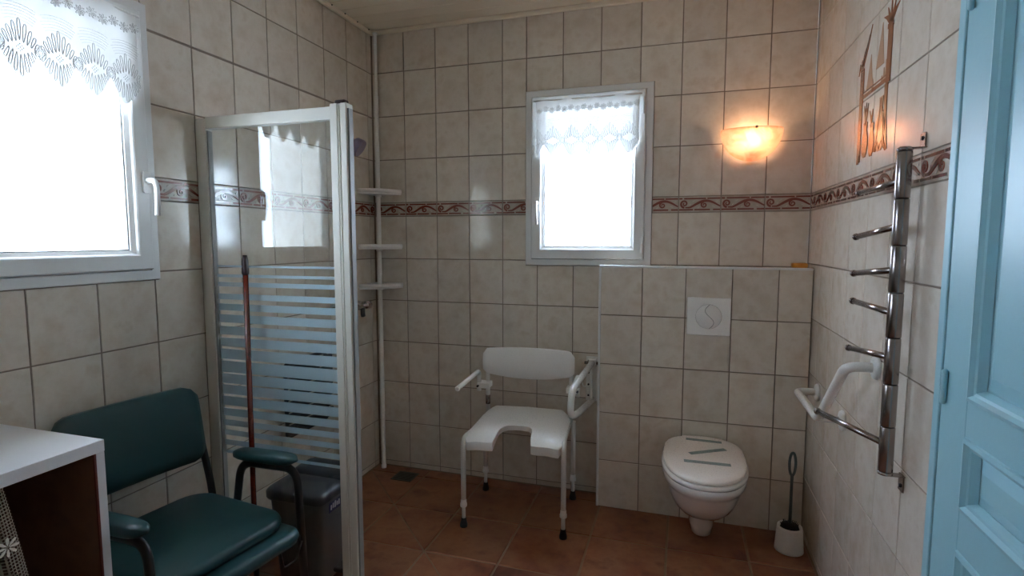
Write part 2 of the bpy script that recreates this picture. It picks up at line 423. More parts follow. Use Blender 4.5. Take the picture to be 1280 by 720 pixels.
# ---- left wall (local x runs towards the back wall)
fl = ((0, YF), PI/2)
hl = (WL_Y-YF, WL_Y+WIN_W-YF, WIN_Z, WIN_Z+WIN_H)
LEN = -YF
wl = cells([-.2, hl[0]+.01, hl[1]-.01, LEN+.0035], [-.02, hl[2]+.01, hl[3]-.01, H+.1], lambda u, z: not (hl[0] < u < hl[1] and hl[2] < z < hl[3]), .0035, .42).build('wall_left', [M['grout'], M['paint']])
wl.location = (0, YF, 0); wl.rotation_euler = (0, 0, PI/2)
structure(wl, 'beige tiled wall on the left with a small window')
def child_lay(wall, *a, **k): lay(wall, ((0, 0), 0), *a, **k)
lu = [LEN-.003, LEN-.0505]+[LEN-.0505-.2*k for k in range(1, 19)]
lu = sorted([u for u in lu if u > .01]+[.002])
for j in range(len(ROWS)-1):
    z0, z1 = ROWS[j], ROWS[j+1]
    for k in range(len(lu)-1):
        a, b = lu[k], lu[k+1]
        if z0 == BB:
            if a >= hl[0] and b <= hl[1]: continue
            c0 = hl[1]-a+.003 if a < hl[1] < b else 0
            c1 = b-hl[0]+.003 if a < hl[0] < b else 0
            if b-a < .19:
                if k == 0: c0 += .2-(b-a); border(wl, ((0, 0), 0), b-.2, b, c0, c1)
                else: border(wl, ((0, 0), 0), a, a+.2, 0, .2-(b-a))
            else: border(wl, ((0, 0), 0), a, b, c0, c1)
        else:
            child_lay(wl, a, b, z0, z1-(.004 if z1 == 2.11 else 0), hl)
# ---- right wall (local x runs away from the back wall)
frr = ((W, 0), -PI/2)
hr = (-DOOR_Y0, -DOOR_Y1, -.05, DOOR_H)
wr = cells([0.0035, hr[0]+.004, hr[1]-.004, LEN+.2], [-.02, 0.0, DOOR_H, H+.1], lambda u, z: not (hr[0] < u < hr[1] and z < hr[3]), .0035, .2).build('wall_right', [M['grout'], M['paint']])
wr.location = (W, 0, 0); wr.rotation_euler = (0, 0, -PI/2)
structure(wr, 'beige tiled wall on the right beside the blue door')
ru = [.003]+[.048+.2*k for k in range(19)]
ru = [u for u in ru if u < LEN-.01]+[LEN-.002]
for j in range(len(ROWS)-1):
    z0, z1 = ROWS[j], ROWS[j+1]
    for k in range(len(ru)-1):
        a, b = ru[k], ru[k+1]
        if z0 == BB:
            if a >= hr[0]-.012 and b <= hr[1]: continue
            c0 = hr[1]-a+.003 if a < hr[1] < b else 0
            c1 = b-hr[0]+.003 if a < hr[0] < b else 0
            if b-a < .19:
                if k == 0: border(wr, ((0, 0), 0), b-.2, b, .2-(b-a)+c0, c1)
                else: border(wr, ((0, 0), 0), a, a+.2, c0, .2-(b-a)+c1)
            else: border(wr, ((0, 0), 0), a, b, c0, c1)
        else: child_lay(wr, a, b, z0, z1, hr)
# ---- wall behind the camera
wf = MB().box(-.2, W+.2, YF-.15, YF, -.02, H+.1).build('wall_front', M['paint']); structure(wf, 'plain white wall opposite the back window')
# ---- half-height wall behind the toilet
HX, HY, HZ = 1.374, -.143, 1.262
wh = MB().box(HX+.004, W-.004, HY+.0035, -.0005, -.0, HZ-.006).build('wall_half', M['grout']); structure(wh, 'half-height tiled wall behind the toilet')
hu = [HX+.006, 1.585, 1.79, 2.0, 2.2, W-.003]; hz = [0, .252, .505, .76, 1.013, HZ-.006]
for j in range(5):
    for k in range(5):
        lay(wh, ((0, HY), 0), hu[k], hu[k+1], hz[j], hz[j+1])
    o = link('tile', tile_mesh(.128, hz[j+1]-hz[j]-G, None, 'tile'), wh); o.location = (HX, HY/2, (hz[j]+hz[j+1])/2); o.rotation_euler = (0, 0, -PI/2)
tb = [HX+.012, 1.585, 1.79, 2.0, 2.2, W-.003]
for k in range(5):
    w_ = tb[k+1]-tb[k]-G
    o = link('tile', tile_mesh(w_, .125, None, 'tile'), wh); o.location = ((tb[k]+tb[k+1])/2, HY/2+.004, HZ); o.rotation_euler = (-PI/2, 0, 0)
tr1 = MB().box(HX-.003, W-.004, HY-.004, HY+.012, HZ-.009, HZ+.002).build('trim_1', M['pvc'], bevel=.003); structure(tr1, 'white edging strip along the top of the half wall')
tr2 = MB().box(HX-.004, HX+.008, HY-.004, HY+.008, .0, HZ-.009).build('trim_2', M['pvc'], bevel=.003); structure(tr2, 'white upright edging strip at the half wall corner')

# ---- floor
fl_ = MB().box(-.2, W+.2, YF-.1, .2, -.1, -.0035).build('floor', M['fgrout']); structure(fl_, 'terracotta tiled floor')
S = .3465
fx = [.003, .35]+[.35+S*k for k in range(1, 6)]+[W-.003]
fy = [-.003, -.1]+[-.1-S*k for k in range(1, 11)]+[YF+.003]
FCACHE = {}
def floor_tile(x0, x1, y0, y1, tri=None):
    g = .004; a, b, c, d = x0+g, x1-g, y0+g, y1-g
    key = (round(b-a, 4), round(d-c, 4), tri); w, h = (b-a)/2, (d-c)/2
    if key not in FCACHE:
        P = [(-w, -h), (w, -h), (w, h), (-w, h)]
        q = .005
        if tri == 0: P = [(-w, -h), (w-q, -h), (-w, h-q)]
        if tri == 1: P = [(w, -h+q), (w, h), (-w+q, h)]
        mb = MB(); cx = sum(p[0] for p in P)/len(P); cy = sum(p[1] for p in P)/len(P)
        def ins(p, k): return (p[0]+(-k if p[0] > cx else k), p[1]+(-k if p[1] > cy else k))
        n = len(P); R = [[(p[0], p[1], -.01) for p in P], [(p[0], p[1], -.003) for p in P], [(*ins(p, .003), 0) for p in P]]
        mb.loft(R, 0, False, False); mb.f.append([2*n+i for i in range(n)]); mb.m.append(0); mb.sm.append(False)
        me = mb.mesh('floor_tile'); me.materials.append(M['floor']); FCACHE[key] = me
    o = link('tile', FCACHE[key], fl_); o.location = ((a+b)/2, (c+d)/2, random.uniform(-.0008, .0004))
for i in range(len(fx)-1):
    for j in range(len(fy)-1):
        if fx[i] > HX+.05 and fy[j+1] > HY-.01 and fy[j] > HY: continue
        dg = (i == 0 and j == 1) or (i == 1 and j == 2) or (i == 2 and j == 3)
        if dg:
            for t in (0, 1): floor_tile(fx[i], fx[i+1], fy[j+1], fy[j], t)
        else: floor_tile(fx[i], fx[i+1], fy[j+1], fy[j])

# ---- ceiling of narrow boards running along the back wall
ce = MB().box(-.2, W+.2, YF-.15, .2, H+.008, H+.1).build('ceiling', M['ceil']); structure(ce, 'pale boarded ceiling')
bme = MB().box(.02, W-.02, -.049, .049, 0, .012).mesh('board'); bme.materials.append(M['ceil'])
y = -.075
while y > YF+.05:
    link('board', bme, ce, (0, y, H-.002), .002, 1); y -= .1
for n_, bx_ in (('trim_3', (0.001, W-.001, -.022, -.001)), ('trim_4', (.001, .022, YF+.001, -.023)), ('trim_5', (W-.022, W-.001, YF+.001, -.023))):
    t = MB().box(bx_[0], bx_[1], bx_[2], bx_[3], H-.022, H+.004).build(n_, M['ceil'], bevel=.006)
    structure(t, {'trim_3': 'ceiling cornice strip above the back wall', 'trim_4': 'ceiling cornice strip above the left wall', 'trim_5': 'ceiling cornice strip above the right wall'}[n_])
    if n_ == 'trim_4':
        for k in range(14):
            MB().lathe([(.004, 0), (.003, .004)], 8).build('nail', M['black'], t, (.026, -.06-.115*k, H-.004), rot=(PI, 0, 0))

# ------------------------------------------------------------------ windows
def window(name, loc, rz, handle_right, label):
    w = empty_structure(name, loc, rz, label)
    MB().ring(0, WIN_W, 0, WIN_H, [(0, .06), (0, -.009), (.003, -.012), (.032, -.012), (.036, -.004), (.036, .06)]).build('frame', M['pvc'], w)
    sa = MB().ring(0, WIN_W, 0, WIN_H, [(.037, .05), (.037, -.026), (.041, -.030), (.084, -.030), (.088, -.026), (.090, -.018), (.102, -.008), (.102, .03), (.037, .05)]).build('sash', M['pvc'], w)
    MB().ring(0, WIN_W, 0, WIN_H, [(.099, .002), (.1055, -.002), (.1055, .024)]).build('gasket', M['seal'], sa)
    MB().box(.098, WIN_W-.098, .006, .022, .098, WIN_H-.098).build('pane', M['glass'], w)
    hx = WIN_W-.052 if handle_right else .072
    hz_ = .325
    hd = MB()
    hd.loft([[(x, y_, z) for x, z in rrect(hx-.014, hx+.014, hz_-.03, hz_+.042, .006)] for y_ in (-.030, -.038)], smooth=False)
    hd = hd.build('handle', M['white'], w)
    p = fillet([(hx, -.036, hz_+.012), (hx, -.072, hz_+.012), (hx+.002, -.076, hz_-.02), (hx+.004, -.07, hz_-.105)], .018)
    n = len(p)
    MB().tube(p, [.010 if i < 8 else .0095 for i in range(n)], 10, squash=(1, .8)).build('lever', M['white'], hd)
    kx = .044 if handle_right else WIN_W-.044
    for z0 in (.07, WIN_H-.16):
        MB().lathe([(.0075, 0), (.0085, .004), (.0085, .08), (.0075, .084)], 12, (kx if not handle_right else kx, -.033, z0)).build('hinge', M['pvc'], w)
    return w
win1 = window('window_1', (WB_X, 0, WIN_Z), 0, False, 'small white window in the back wall')
win2 = window('window_2', (0, WL_Y, WIN_Z), PI/2, True, 'small white window in the left wall')

# lace valances hung on the sashes
def loop_pts(bx, bz, ang, ln, wd, n=12):
    pts = []
    for i in range(n+1):
        t = 2*PI*i/n; l = ln*.5*(1-math.cos(t)); s_ = wd*.5*math.sin(t)*(.35+.65*l/ln)
        pts.append((bx+l*math.cos(ang)-s_*math.sin(ang), bz+l*math.sin(ang)+s_*math.cos(ang)))
    return pts
PITCH = .0985
def motif_mesh():
    mb = MB()
    def thread(p, r): mb.tube([(a, 0, b) for a, b in p], r, 4, caps=False)
    for sg in (1, -1):
        for k in range(-4, 5):
            t = abs(k)/4
            bx = k*.0088; bz = sg*(.018*(1-t)+.001); ang = PI/2*sg-sg*k*.13
            thread(loop_pts(bx, bz, ang, .058-.036*t**1.2, .0105), .0013)
    for sx in (-1, 1):
        for r in (.006, .010, .014):
            thread([(sx*PITCH/2+x*-sx, z) for x, z in arc(0, 0, r, -85, 85, 8)], .0009)
    for i in (-1, 0, 1):
        for j in (-1, 0, 1):
            cx, cz = (i+j)*.0042, (i-j)*.0046
            mb.loft([[(cx+.0011*math.cos(a*PI/2), y_, cz+.0016*math.sin(a*PI/2)) for a in range(4)] for y_ in (-.0007, .0007)], smooth=False)
    for r in (.074, .082, .09, .098, .106, .114):
        p = [(x, z) for x, z in arc(0, .0, r, 62, 118, 10) if abs(x) < PITCH/2]
        thread(p, .00045)
    return mb.mesh('leaf_motif')
MOTIF = motif_mesh(); MOTIF.materials.append(M['thread'])
def flower_mesh(r=.016, n=8):
    mb = MB()
    for k in range(n): mb.tube([(a, 0, b) for a, b in loop_pts(0, 0, 2*PI*k/n, r, r*.38, 8)], .0011, 4, caps=False)
    return mb.mesh('flower')
FLOWER = flower_mesh(); FLOWER.materials.append(M['thread'])
def valance(loc, rz, label):
    t = thing('lace_valance', label, 'curtain', loc, rz)
    x0, x1 = .066, WIN_W-.066; zt, zm = .872, .655     # local to window foot; motif centre height
    fold = lambda x: -.043+.0035*math.sin(x*47)+.002*math.sin(x*19+1)
    n = 120; vs = []; fs = []; nr = 8
    for i in range(n+1):
        x = x0+(x1-x0)*i/n
        c = abs(((x-.0605)/PITCH) % 1-.5)*2         # 1 at a motif centre, 0 between two
        zb = zm-.012-.068*math.sin(PI/2*c)**1.15
        for j in range(nr+1): vs.append((x, fold(x)*(1 if j else 1), zt+(zb-zt)*j/nr))
    for i in range(n):
        for j in range(nr):
            a = i*(nr+1)+j; fs.append((a, a+1, a+nr+2, a+nr+1))
    mb = MB(); mb.add(vs, fs, 0, True); mb.build('lace_sheet', M['lace'], t)
    MB().tube([(x0-.012, -.0425, zt-.004), (x1+.012, -.0425, zt-.004)], .004, 8).build('rod', M['white'], t)
    k = 0
    while .0605+PITCH*k <= x1+.03:
        x = .0605+PITCH*k
        if x0 < x+.01 and x < x1+.001: link('leaf_motif', MOTIF, t, (x, -.052, zm))
        k += 1
    for k in range(16):
        x = x0+.02+.0335*k
        if x < x1-.005: link('flower', FLOWER, t, (x, -.052, zt-.055+(.004 if k % 2 else -.004)), rot=(0, k*.4, 0))
    return t
valance((WB_X, 0, WIN_Z), 0, 'white lace valance hanging across the top of the back window')
valance((0, WL_Y, WIN_Z), PI/2, 'white lace valance with leaf scallops across the left window')

# ------------------------------------------------------------------ blue door in the right wall
dr = empty_structure('door_1', (W, DOOR_Y0, 0), -PI/2, 'pale blue panelled door with moulded recesses')
LW = -DOOR_Y1+DOOR_Y0    # opening width
fm = MB()
fm.box(.001, .032, -.014, .12, 0, DOOR_H).box(LW-.032, LW-.001, -.014, .12, 0, DOOR_H).box(.032, LW-.032, -.014, .12, DOOR_H-.032, DOOR_H)
fm.build('door_frame', M['door'], dr, bevel=.003)
leaf = bpy.data.objects.new('door_leaf', None); COL.objects.link(leaf); leaf.parent = dr; leaf.location = (.034, -.011, .008); leaf.rotation_euler = (0, 0, 0)
lw, lh = LW-.07, DOOR_H-.048
PAN = [(.13, .738), (.823, .980), (1.055, lh-.12)]
sx0, sx1 = .116, lw-.116
MB().box(0, sx0, 0, .04, 0, lh).build('stile', M['door'], leaf, bevel=.003)
MB().box(sx1, lw, 0, .04, 0, lh).build('stile', M['door'], leaf, bevel=.003)
zz = [0]+[z for p in PAN for z in p]+[lh]
for k in range(0, len(zz), 2): MB().box(sx0, sx1, .0005, .04, zz[k], zz[k+1]).build('rail', M['door'], leaf)
for a, b in PAN:
    MB().ring(sx0, sx1, a, b, [(0, .002), (.002, -.004), (.010, -.006), (.016, .002), (.022, .004), (.030, .018)]).build('moulding', M['door'], leaf)
    MB().ring(sx0, sx1, a, b, [(.0, .03), (.0, .019), (.034, .019), (.062, .010), (.2, .010)] if b-a > .45 else [(.0, .03), (.0, .019), (.03, .019), (.055, .010), (.077, .010)]).build('panel', M['door'], leaf)
    if b-a > .45: MB().box(sx0+.19, sx1-.19, .0102, .03, a+.19, b-.19).build('panel', M['door'], leaf)
    else: MB().box(sx0+.07, sx1-.07, .0102, .03, a+.07, b-.07).build('panel', M['door'], leaf)
for z0 in (.2, 1.035, 1.87):
    MB().lathe([(.003, -.004), (.006, 0), (.006, .07), (.003, .074)], 10, (.060, -.0175, z0)).build('hinge', M['door'], dr)

# ------------------------------------------------------------------ shower screen
PY = -1.238
sc_ = thing('shower_screen', 'glass shower screen with frosted stripes in a cream white frame', 'shower screen', (0, PY, 0))
MB().box(.004, .05, -.017, .017, 0, 1.845).build('wall_profile', M['alu'], sc_, bevel=.003)
MB().box(.05, .055, -.01, .01, .03, 1.80).build('seal_strip', M['seal'], sc_)
MB().box(.05, .598, -.016, .016, 1.806, 1.85).build('top_rail', M['alu'], sc_, bevel=.003)
MB().box(.05, .598, -.016, .016, .0, .04).build('bottom_rail', M['alu'], sc_, bevel=.003)
ep = MB().box(.598, .628, -.02, .02, 0, 1.858).box(.640, .664, -.02, .02, 0, 1.858).box(.627, .641, -.0175, .02, 0, 1.857).build('end_post', M['alu'], sc_, bevel=.003)
MB().tube([(.634, -.0175, .02), (.634, -.0175, 1.85)], .003, 8).build('bead', M['alu'], ep)
MB().box(.664, .670, -.012, .012, .01, 1.84).build('seal_strip', M['seal'], sc_)
MB().box(.602, .645, .002, .03, 1.8585, 1.876).build('corner_bracket', M['caneend'], sc_, bevel=.006)
pn = MB().box(.052, .6, -.003, .003, .038, 1.808).build('pane', M['sglass'], sc_)
ST = [(1.295, 1.287), (1.26, 1.249), (1.23, 1.213), (1.185, 1.163), (1.146, 1.12), (1.104, 1.073), (1.058, 1.025), (1.013, .979), (.969, .929), (.921, .876), (.87, .832), (.826, .789), (.78, .744), (.732, .702), (.685, .662), (.644, .623), (.604, .583), (.561, .549)]
for a, b in ST: MB().box(.0555, .597, .0034, .0042, b, a).build('stripe', M['stripe'], pn)

# ------------------------------------------------------------------ corner shelf on a tension pole
cs = thing('corner_shelf', 'white tension-pole corner shelf with three small trays', 'shelf', (.058, -.05, 0))
MB().lathe([(.016, .001), (.016, .02), (.0125, .024), (.0125, 2.215), (.0095, 2.22), (.0095, 2.555), (.014, 2.56), (.014, H-.024)], 16).build('pole', M['whitetube'], cs)
for z in (1.672, 1.355, 1.125):
    c0 = (-.054, .046)      # room corner, local
    front = [(c0[0]+.180*(1-i/12)+.028*math.sin(PI*i/12), c0[1]-.180*(i/12)-.028*math.sin(PI*i/12)) for i in range(13)]
    pl = [c0]+[(p[0], p[1]) for p in front]
    tr = MB().prism(pl, z-.018, z-.006).build('tray', M['white'], cs)
    rim = [(p[0], p[1], z) for p in front]
    MB().tube([c0+(z,), *rim, c0+(z,)], .009, 6, squash=(1.3, .7)).build('rim', M['white'], tr)
    MB().lathe([(.018, z-.03), (.018, z-.005)], 14).build('collar', M['white'], cs)

# ------------------------------------------------------------------ shower fittings on the left wall
ft = thing('shower_mixer', 'chrome shower mixer bar on the wall behind the shower screen', 'tap', (.0, -.28, 1.02))
MB().tube([(.05, -.13, 0), (.05, .115, 0)], .019, 14).build('body', M['chrome'], ft)
MB().lathe([(.021, 0), (.024, .006), (.024, .04), (.018, .045)], 14).build('knob', M['chrome'], ft, (.05, .075, 0), rot=(-PI/2, 0, 0))
MB().tube([(.05, .05, .01), (.05, .05, -.045), (.05, .055, -.06)], .013, 12).build('outlet', M['darkmetal'], ft)
for yy in (-.08, .06): MB().tube([(.002, yy, 0), (.012, yy, 0), (.05, yy, 0)], [.03, .028, .013], 14).build('wall_flange', M['chrome'], ft)
sh = thing('hand_shower', 'violet-grey shower head on a riser rail behind the screen post', 'shower head', (0, -.36, 0))
MB().tube([(.05, 0, 1.15), (.05, 0, 1.95)], .011, 12).build('rail', M['chrome'], sh)
for zz_ in (1.17, 1.93): MB().tube([(.001, 0, zz_), (.05, 0, zz_)], .012, 10).build('rail_mount', M['chrome'], sh)
MB().tube([(.07, 0, 1.74), (.085, .01, 1.86)], .011, 10).build('grip', M['violet'], sh)
hd_ = MB().tube([(.085, .012, 1.905), (.10, .016, 1.895), (.125, .022, 1.875), (.132, .024, 1.870)], [.02, .042, .05, .046], 18).build('spray_head', M['violet'], sh)
hose = fillet([(.07, 0, 1.74), (.075, -.03, 1.2), (.07, -.12, .72), (.07, -.03, .66), (.05, -.02, .94)], .15, 8)
MB().tube(hose, .006, 8).build('hose', M['chrome'], sh)

# black folding shower seat against the left wall
bs = thing('folding_seat', 'black slatted seat folded against the wall behind the frosted stripes', 'shower seat', (.0, -.70, .47))
MB().tube(fillet([(.03, -.15, 0), (.03, -.15, .35), (.03, .15, .35), (.03, .15, 0), (.03, -.15, 0)], .03), .010, 8).build('frame', M['darkmetal'], bs)
for k in range(6):
    MB().box(.038, .056, -.175, .175, .012+.056*k, .058+.056*k).build('slat', M['black'], bs, bevel=.006)
for yy in (-.08, .08): MB().box(.002, .03, yy-.02, yy+.02, .27, .34).build('wall_bracket', M['darkmetal'], bs)

# floor drain
dn = thing('floor_drain', 'square dark metal floor drain in the shower corner', 'drain', (.243, -.127, .0005))
MB().ring(-.064, .064, -.058, .058, [(0, .0), (0, -.003), (.008, -.003), (.008, .0)]).build('rim', M['drain'], dn, rot=(-PI/2, 0, 0))
MB().box(-.058, .058, -.052, .052, 0, .0008).build('sump', M['black'], dn)
for k in range(8): MB().box(-.057, .057, -.052+.0135*k, -.045+.0135*k, .0008, .003).build('slat', M['drain'], dn)

# ------------------------------------------------------------------ white shower chair
ch = thing('shower_chair', 'white plastic shower chair with cut-out seat and height-adjustable legs', 'chair', (1.014, -.325, 0), math.radians(4.5))
ZS = .465
def leg(x, y, rear):
    if rear: p = [(x, y, .10), (x, y, .43)]
    else: p = fillet([(x, y, .10), (x, y, ZS-.02), (x*.96, y+.10, ZS-.026), (x*.94, .19, ZS-.026)], .06)
    l = MB().tube(p, .0125, 12).build('leg', M['whitetube'], ch)
    MB().tube([(x, y, .03), (x, y, .12)], .0095, 10).build('leg_extension', M['whitetube'], l)
    MB().lathe([(.013, .1), (.017, .104), (.017, .118), (.0145, .122), (.0145, .134), (.0125, .138)], 14, (x, y, 0)).build('collar', M['white'], l)
    MB().lathe([(.018, .0005), (.0185, .012), (.014, .03), (.0125, .045)], 14, (x, y, 0)).build('rubber_foot', M['black'], l)
for x in (-.243, .243):
    leg(x, -.20, False); leg(x, .20, True)
# seat with front cut-out
def seat_mesh():
    mb = MB(); nx, ny = 28, 22; hw, yb, yf = .245, .2, -.225
    def inside(x, y): return not (abs(x-.0) < .085-.02*max(0, (y+.10)/.1) and y < -.075+.0)
    def z(x, y):
        e = max(0, abs(x)/hw-.66)/.34; f = max(0, (-y-.13))/.098; b = max(0, (y-.13))/.07
        return ZS+.014-.026*e*e-.034*f*f+.012*b*b-.006*(1-(x/hw)**2)
    # outline rows: left lobe, right lobe and rear band built as one outline
    cut = [(.095, -.225), (.088, -.19), (.083, -.13), (.075, -.09), (.055, -.062), (.02, -.052)]
    outl = [(-.245, -.10), (-.243, -.19), (-.228, -.222), (-.20, -.228), (-.125, -.228)]
    outl += [(-c, d) for c, d in cut]+[(c, d) for c, d in cut[::-1]]
    outl += [(.125, -.228), (.20, -.228), (.228, -.222), (.243, -.19), (.245, -.10), (.243, .12), (.225, .175), (.19, .2), (0, .21), (-.19, .2), (-.225, .175), (-.243, .12)]
    bm = bmesh.new()
    vs = [bm.verts.new((x, y, 0)) for x, y in outl]; bm.faces.new(vs)
    xs = [-.23+.46*i/18 for i in range(19)]; ys = [-.21+.4*i/16 for i in range(17)]
    for x in xs: bmesh.ops.bisect_plane(bm, geom=bm.verts[:]+bm.edges[:]+bm.faces[:], plane_co=(x, 0, 0), plane_no=(1, 0, 0))
    for y in ys: bmesh.ops.bisect_plane(bm, geom=bm.verts[:]+bm.edges[:]+bm.faces[:], plane_co=(0, y, 0), plane_no=(0, 1, 0))
    for v in bm.verts: v.co.z = z(v.co.x, v.co.y); v.co.x *= .965
    for f in bm.faces: f.smooth = True
    bmesh.ops.recalc_face_normals(bm, faces=bm.faces)
    if sum(f.normal.z for f in bm.faces) < 0: bmesh.ops.reverse_faces(bm, faces=bm.faces)
    r = bmesh.ops.extrude_face_region(bm, geom=bm.faces[:])
    for v in [g for g in r['geom'] if isinstance(g, bmesh.types.BMVert)]:
        d = 1.0
        v.co.z -= .026+.016*max(0, -v.co.y-.15)/.078
    bmesh.ops.recalc_face_normals(bm, faces=bm.faces)
    me = bpy.data.meshes.new('seat'); bm.to_mesh(me); bm.free(); me.materials.append(M['white'])
    return me
so = link('seat', seat_mesh(), ch, bevel=.010, bseg=3)
# back posts and backrest
for x in (-.228, .228):
    bp_ = MB().tube([(x, .2, .42), (x, .2, .70)], .0115, 12).build('back_post', M['whitetube'], ch)
    MB().tube([(x, .2, .495), (x, .2, .545)], .0135, 10).build('adjuster_sleeve', M['steel'], bp_)
def backrest():
    mb = MB(); rings = []
    top, n = .815, 25
    for j in range(n):
        t = j/(n-1); x = -.248+.496*t; u = abs(2*t-1)
        r = max(0, (u-.88)/.12); zt = top-.03*r*r-.006*u*u; zb = .642+.034*u**2+.015*r*r
        yc = .205-.03*(u*u); th = .013*(1-.55*r)
        rings.append([(x, yc-th, zb+.006), (x, yc-th-.004, (zt+zb)/2), (x, yc-th+.004, zt-.008), (x, yc, zt), (x, yc+th, zt-.006), (x, yc+th, zb+.006), (x, yc, zb)])
    mb.loft(rings); return mb.build('backrest', M['white'], ch)
backrest()
for sx in (-1, 1):
    x = sx*.268
    ar = MB().tube(fillet([(x+sx*.005, -.19, .680), (x, .165, .685), (x, .165, .575)], .03), .012, 12).build('armrest', M['whitetube'], ch)
    MB().tube([(x+sx*.0053, -.197, .6798), (x+sx*.005, -.188, .680)], [.009, .0132], 12).build('end_cap', M['white'], ar)
    MB().box(min(x, sx*.215)-.008, max(x, sx*.215)+.008, .165-.018, .205+.012, .592, .622).build('clamp', M['white'], ar, bevel=.004)
    MB().tube([(x, .145, .607), (x, .13, .607)], .006, 8).build('clamp_screw', M['darkmetal'], ar)

# ------------------------------------------------------------------ folding support rail on the back wall
sr = thing('support_rail', 'white folding support rail on the back wall beside the half wall', 'grab rail', (1.318, 0, 0))
pl_ = MB().box(-.03, .045, -.008, -.0005, .52, .765).build('wall_plate', M['whitetube'], sr, bevel=.003)
for z in (.55, .61, .675, .74): MB().lathe([(.006, 0), (.0055, .003)], 8).build('screw', M['darkmetal'], pl_, (-.016, -.008, z), rot=(PI/2, 0, 0))
MB().box(-.012, .03, -.045, -.008, .715, .757).build('pivot_bracket', M['whitetube'], sr, bevel=.003)
MB().tube([(-.034, -.035, .735), (.05, -.035, .735)], .008, 10).build('pivot_pin', M['steel'], sr)
MB().tube(fillet([(.008, -.03, .738), (-.008, -.52, .715), (-.012, -.545, .60), (.006, -.45, .585), (.012, -.03, .535)], .055, 7), .0155, 14).build('rail_tube', M['whitetube'], sr)
MB().tube([(.012, -.09, .733), (.012, -.09, .545)], .008, 8).build('brace', M['whitetube'], sr)
MB().tube(fillet([(.0, -.12, .66), (-.012, -.12, .625), (-.028, -.12, .63), (-.03, -.12, .645)], .01), .004, 8).build('hook', M['whitetube'], sr)

# ------------------------------------------------------------------ wall-hung toilet
TX = 1.885
to = thing('toilet', 'white wall-hung toilet with closed lid on the half wall', 'toilet', (TX, HY-.001, 0))
def dring(hw, front, back, z, n=40, flat=.55, pw=2.3, taper=.12):
    """D-shaped horizontal ring: straight back at y=back, rounded front at y=front (negative)"""
    pts = []; L = back-front
    for i in range(n):
        a = 2*PI*i/n
        c, s_ = math.cos(a), math.sin(a)
        x = hw*math.copysign(abs(c)**(2/pw), c)
        if s_ <= 0: y = back-L*(1-flat)-L*flat*abs(s_)**(2/pw)
        else: y = back-L*(1-flat)+L*(1-flat)*abs(s_)**(2/5.)
        x *= 1-taper*max(0, s_)**1.5
        pts.append((x, y, z))
    return pts
bowl = MB().loft([dring(.040, -.27, -.10, .066), dring(.052, -.285, -.07, .072), dring(.058, -.30, -.04, .11), dring(.066, -.32, -.001, .165), dring(.080, -.35, -.001, .19), dring(.118, -.42, -.001, .215),
                  dring(.138, -.47, -.001, .25), dring(.154, -.515, -.001, .30), dring(.164, -.54, -.001, .345), dring(.168, -.548, -.001, .36), dring(.178, -.562, -.001, .372), dring(.179, -.563, -.001, .396), dring(.176, -.56, -.001, .402)]).build('bowl', M['ceramic'], to)
MB().loft([dring(.178, -.560, -.035, .403), dring(.181, -.563, -.035, .408), dring(.181, -.563, -.035, .416), dring(.176, -.558, -.035, .420)]).build('seat_ring', M['ceramic'], to)
ld = MB().loft([dring(.170, -.548, -.02, .421, taper=.27), dring(.174, -.552, -.018, .424, taper=.27), dring(.174, -.552, -.018, .433, taper=.27), dring(.169, -.546, -.022, .439, taper=.27), dring(.14, -.51, -.06, .441, taper=.27)]).build('lid', M['lid'], to)
for (ax, ay), (bx_, by) in (((-.075, -.085), (.085, -.09)), ((-.06, -.27), (.095, -.175)), ((-.085, -.36), (.105, -.355))):
    d = Vector((bx_-ax, by-ay, 0)).normalized(); q = Vector((-d.y, d.x, 0))*.0135
    a, b = Vector((ax, ay, 0)), Vector((bx_, by, 0))
    MB().prism([tuple((a-q).xy), tuple((b-q).xy), tuple((b+q).xy), tuple((a+q).xy)], .4405, .4418).build('paper_band', M['tape'], ld)
for sx in (-.075, .075): MB().tube([(sx-.018, -.026, .426), (sx+.018, -.026, .426)], .010, 12).build('hinge', M['lid'], to)

fp = thing('flush_plate', 'square white flush plate with round push button above the toilet', 'flush plate', (1.898, HY, 1.025))
MB().poly([(x, z) for x, z in rrect(-.099, .099, -.091, .091, .006)], -.0005, -.011).build('plate', M['white'], fp, bevel=.003)
MB().loft([[(r*math.cos(2*PI*k/40), y_, r*math.sin(2*PI*k/40)) for k in range(40)] for r, y_ in ((.0595, -.0112), (.0575, -.0135), (.0, -.0142))], caps=False).build('button', M['white'], fp)
gr = [(.0585*math.cos(2*PI*k/40), .0585*math.sin(2*PI*k/40)) for k in range(41)]
MB().ribbon(gr, .0016, -.0108, -.0122).build('button_gap', M['seal'], fp)
MB().ribbon([(.02*math.sin(t*2*PI)*(-1)+.004, .058-.116*t) for t in [i/24 for i in range(25)]], .0022, -.0125, -.0148).build('button_split', M['seal'], fp)

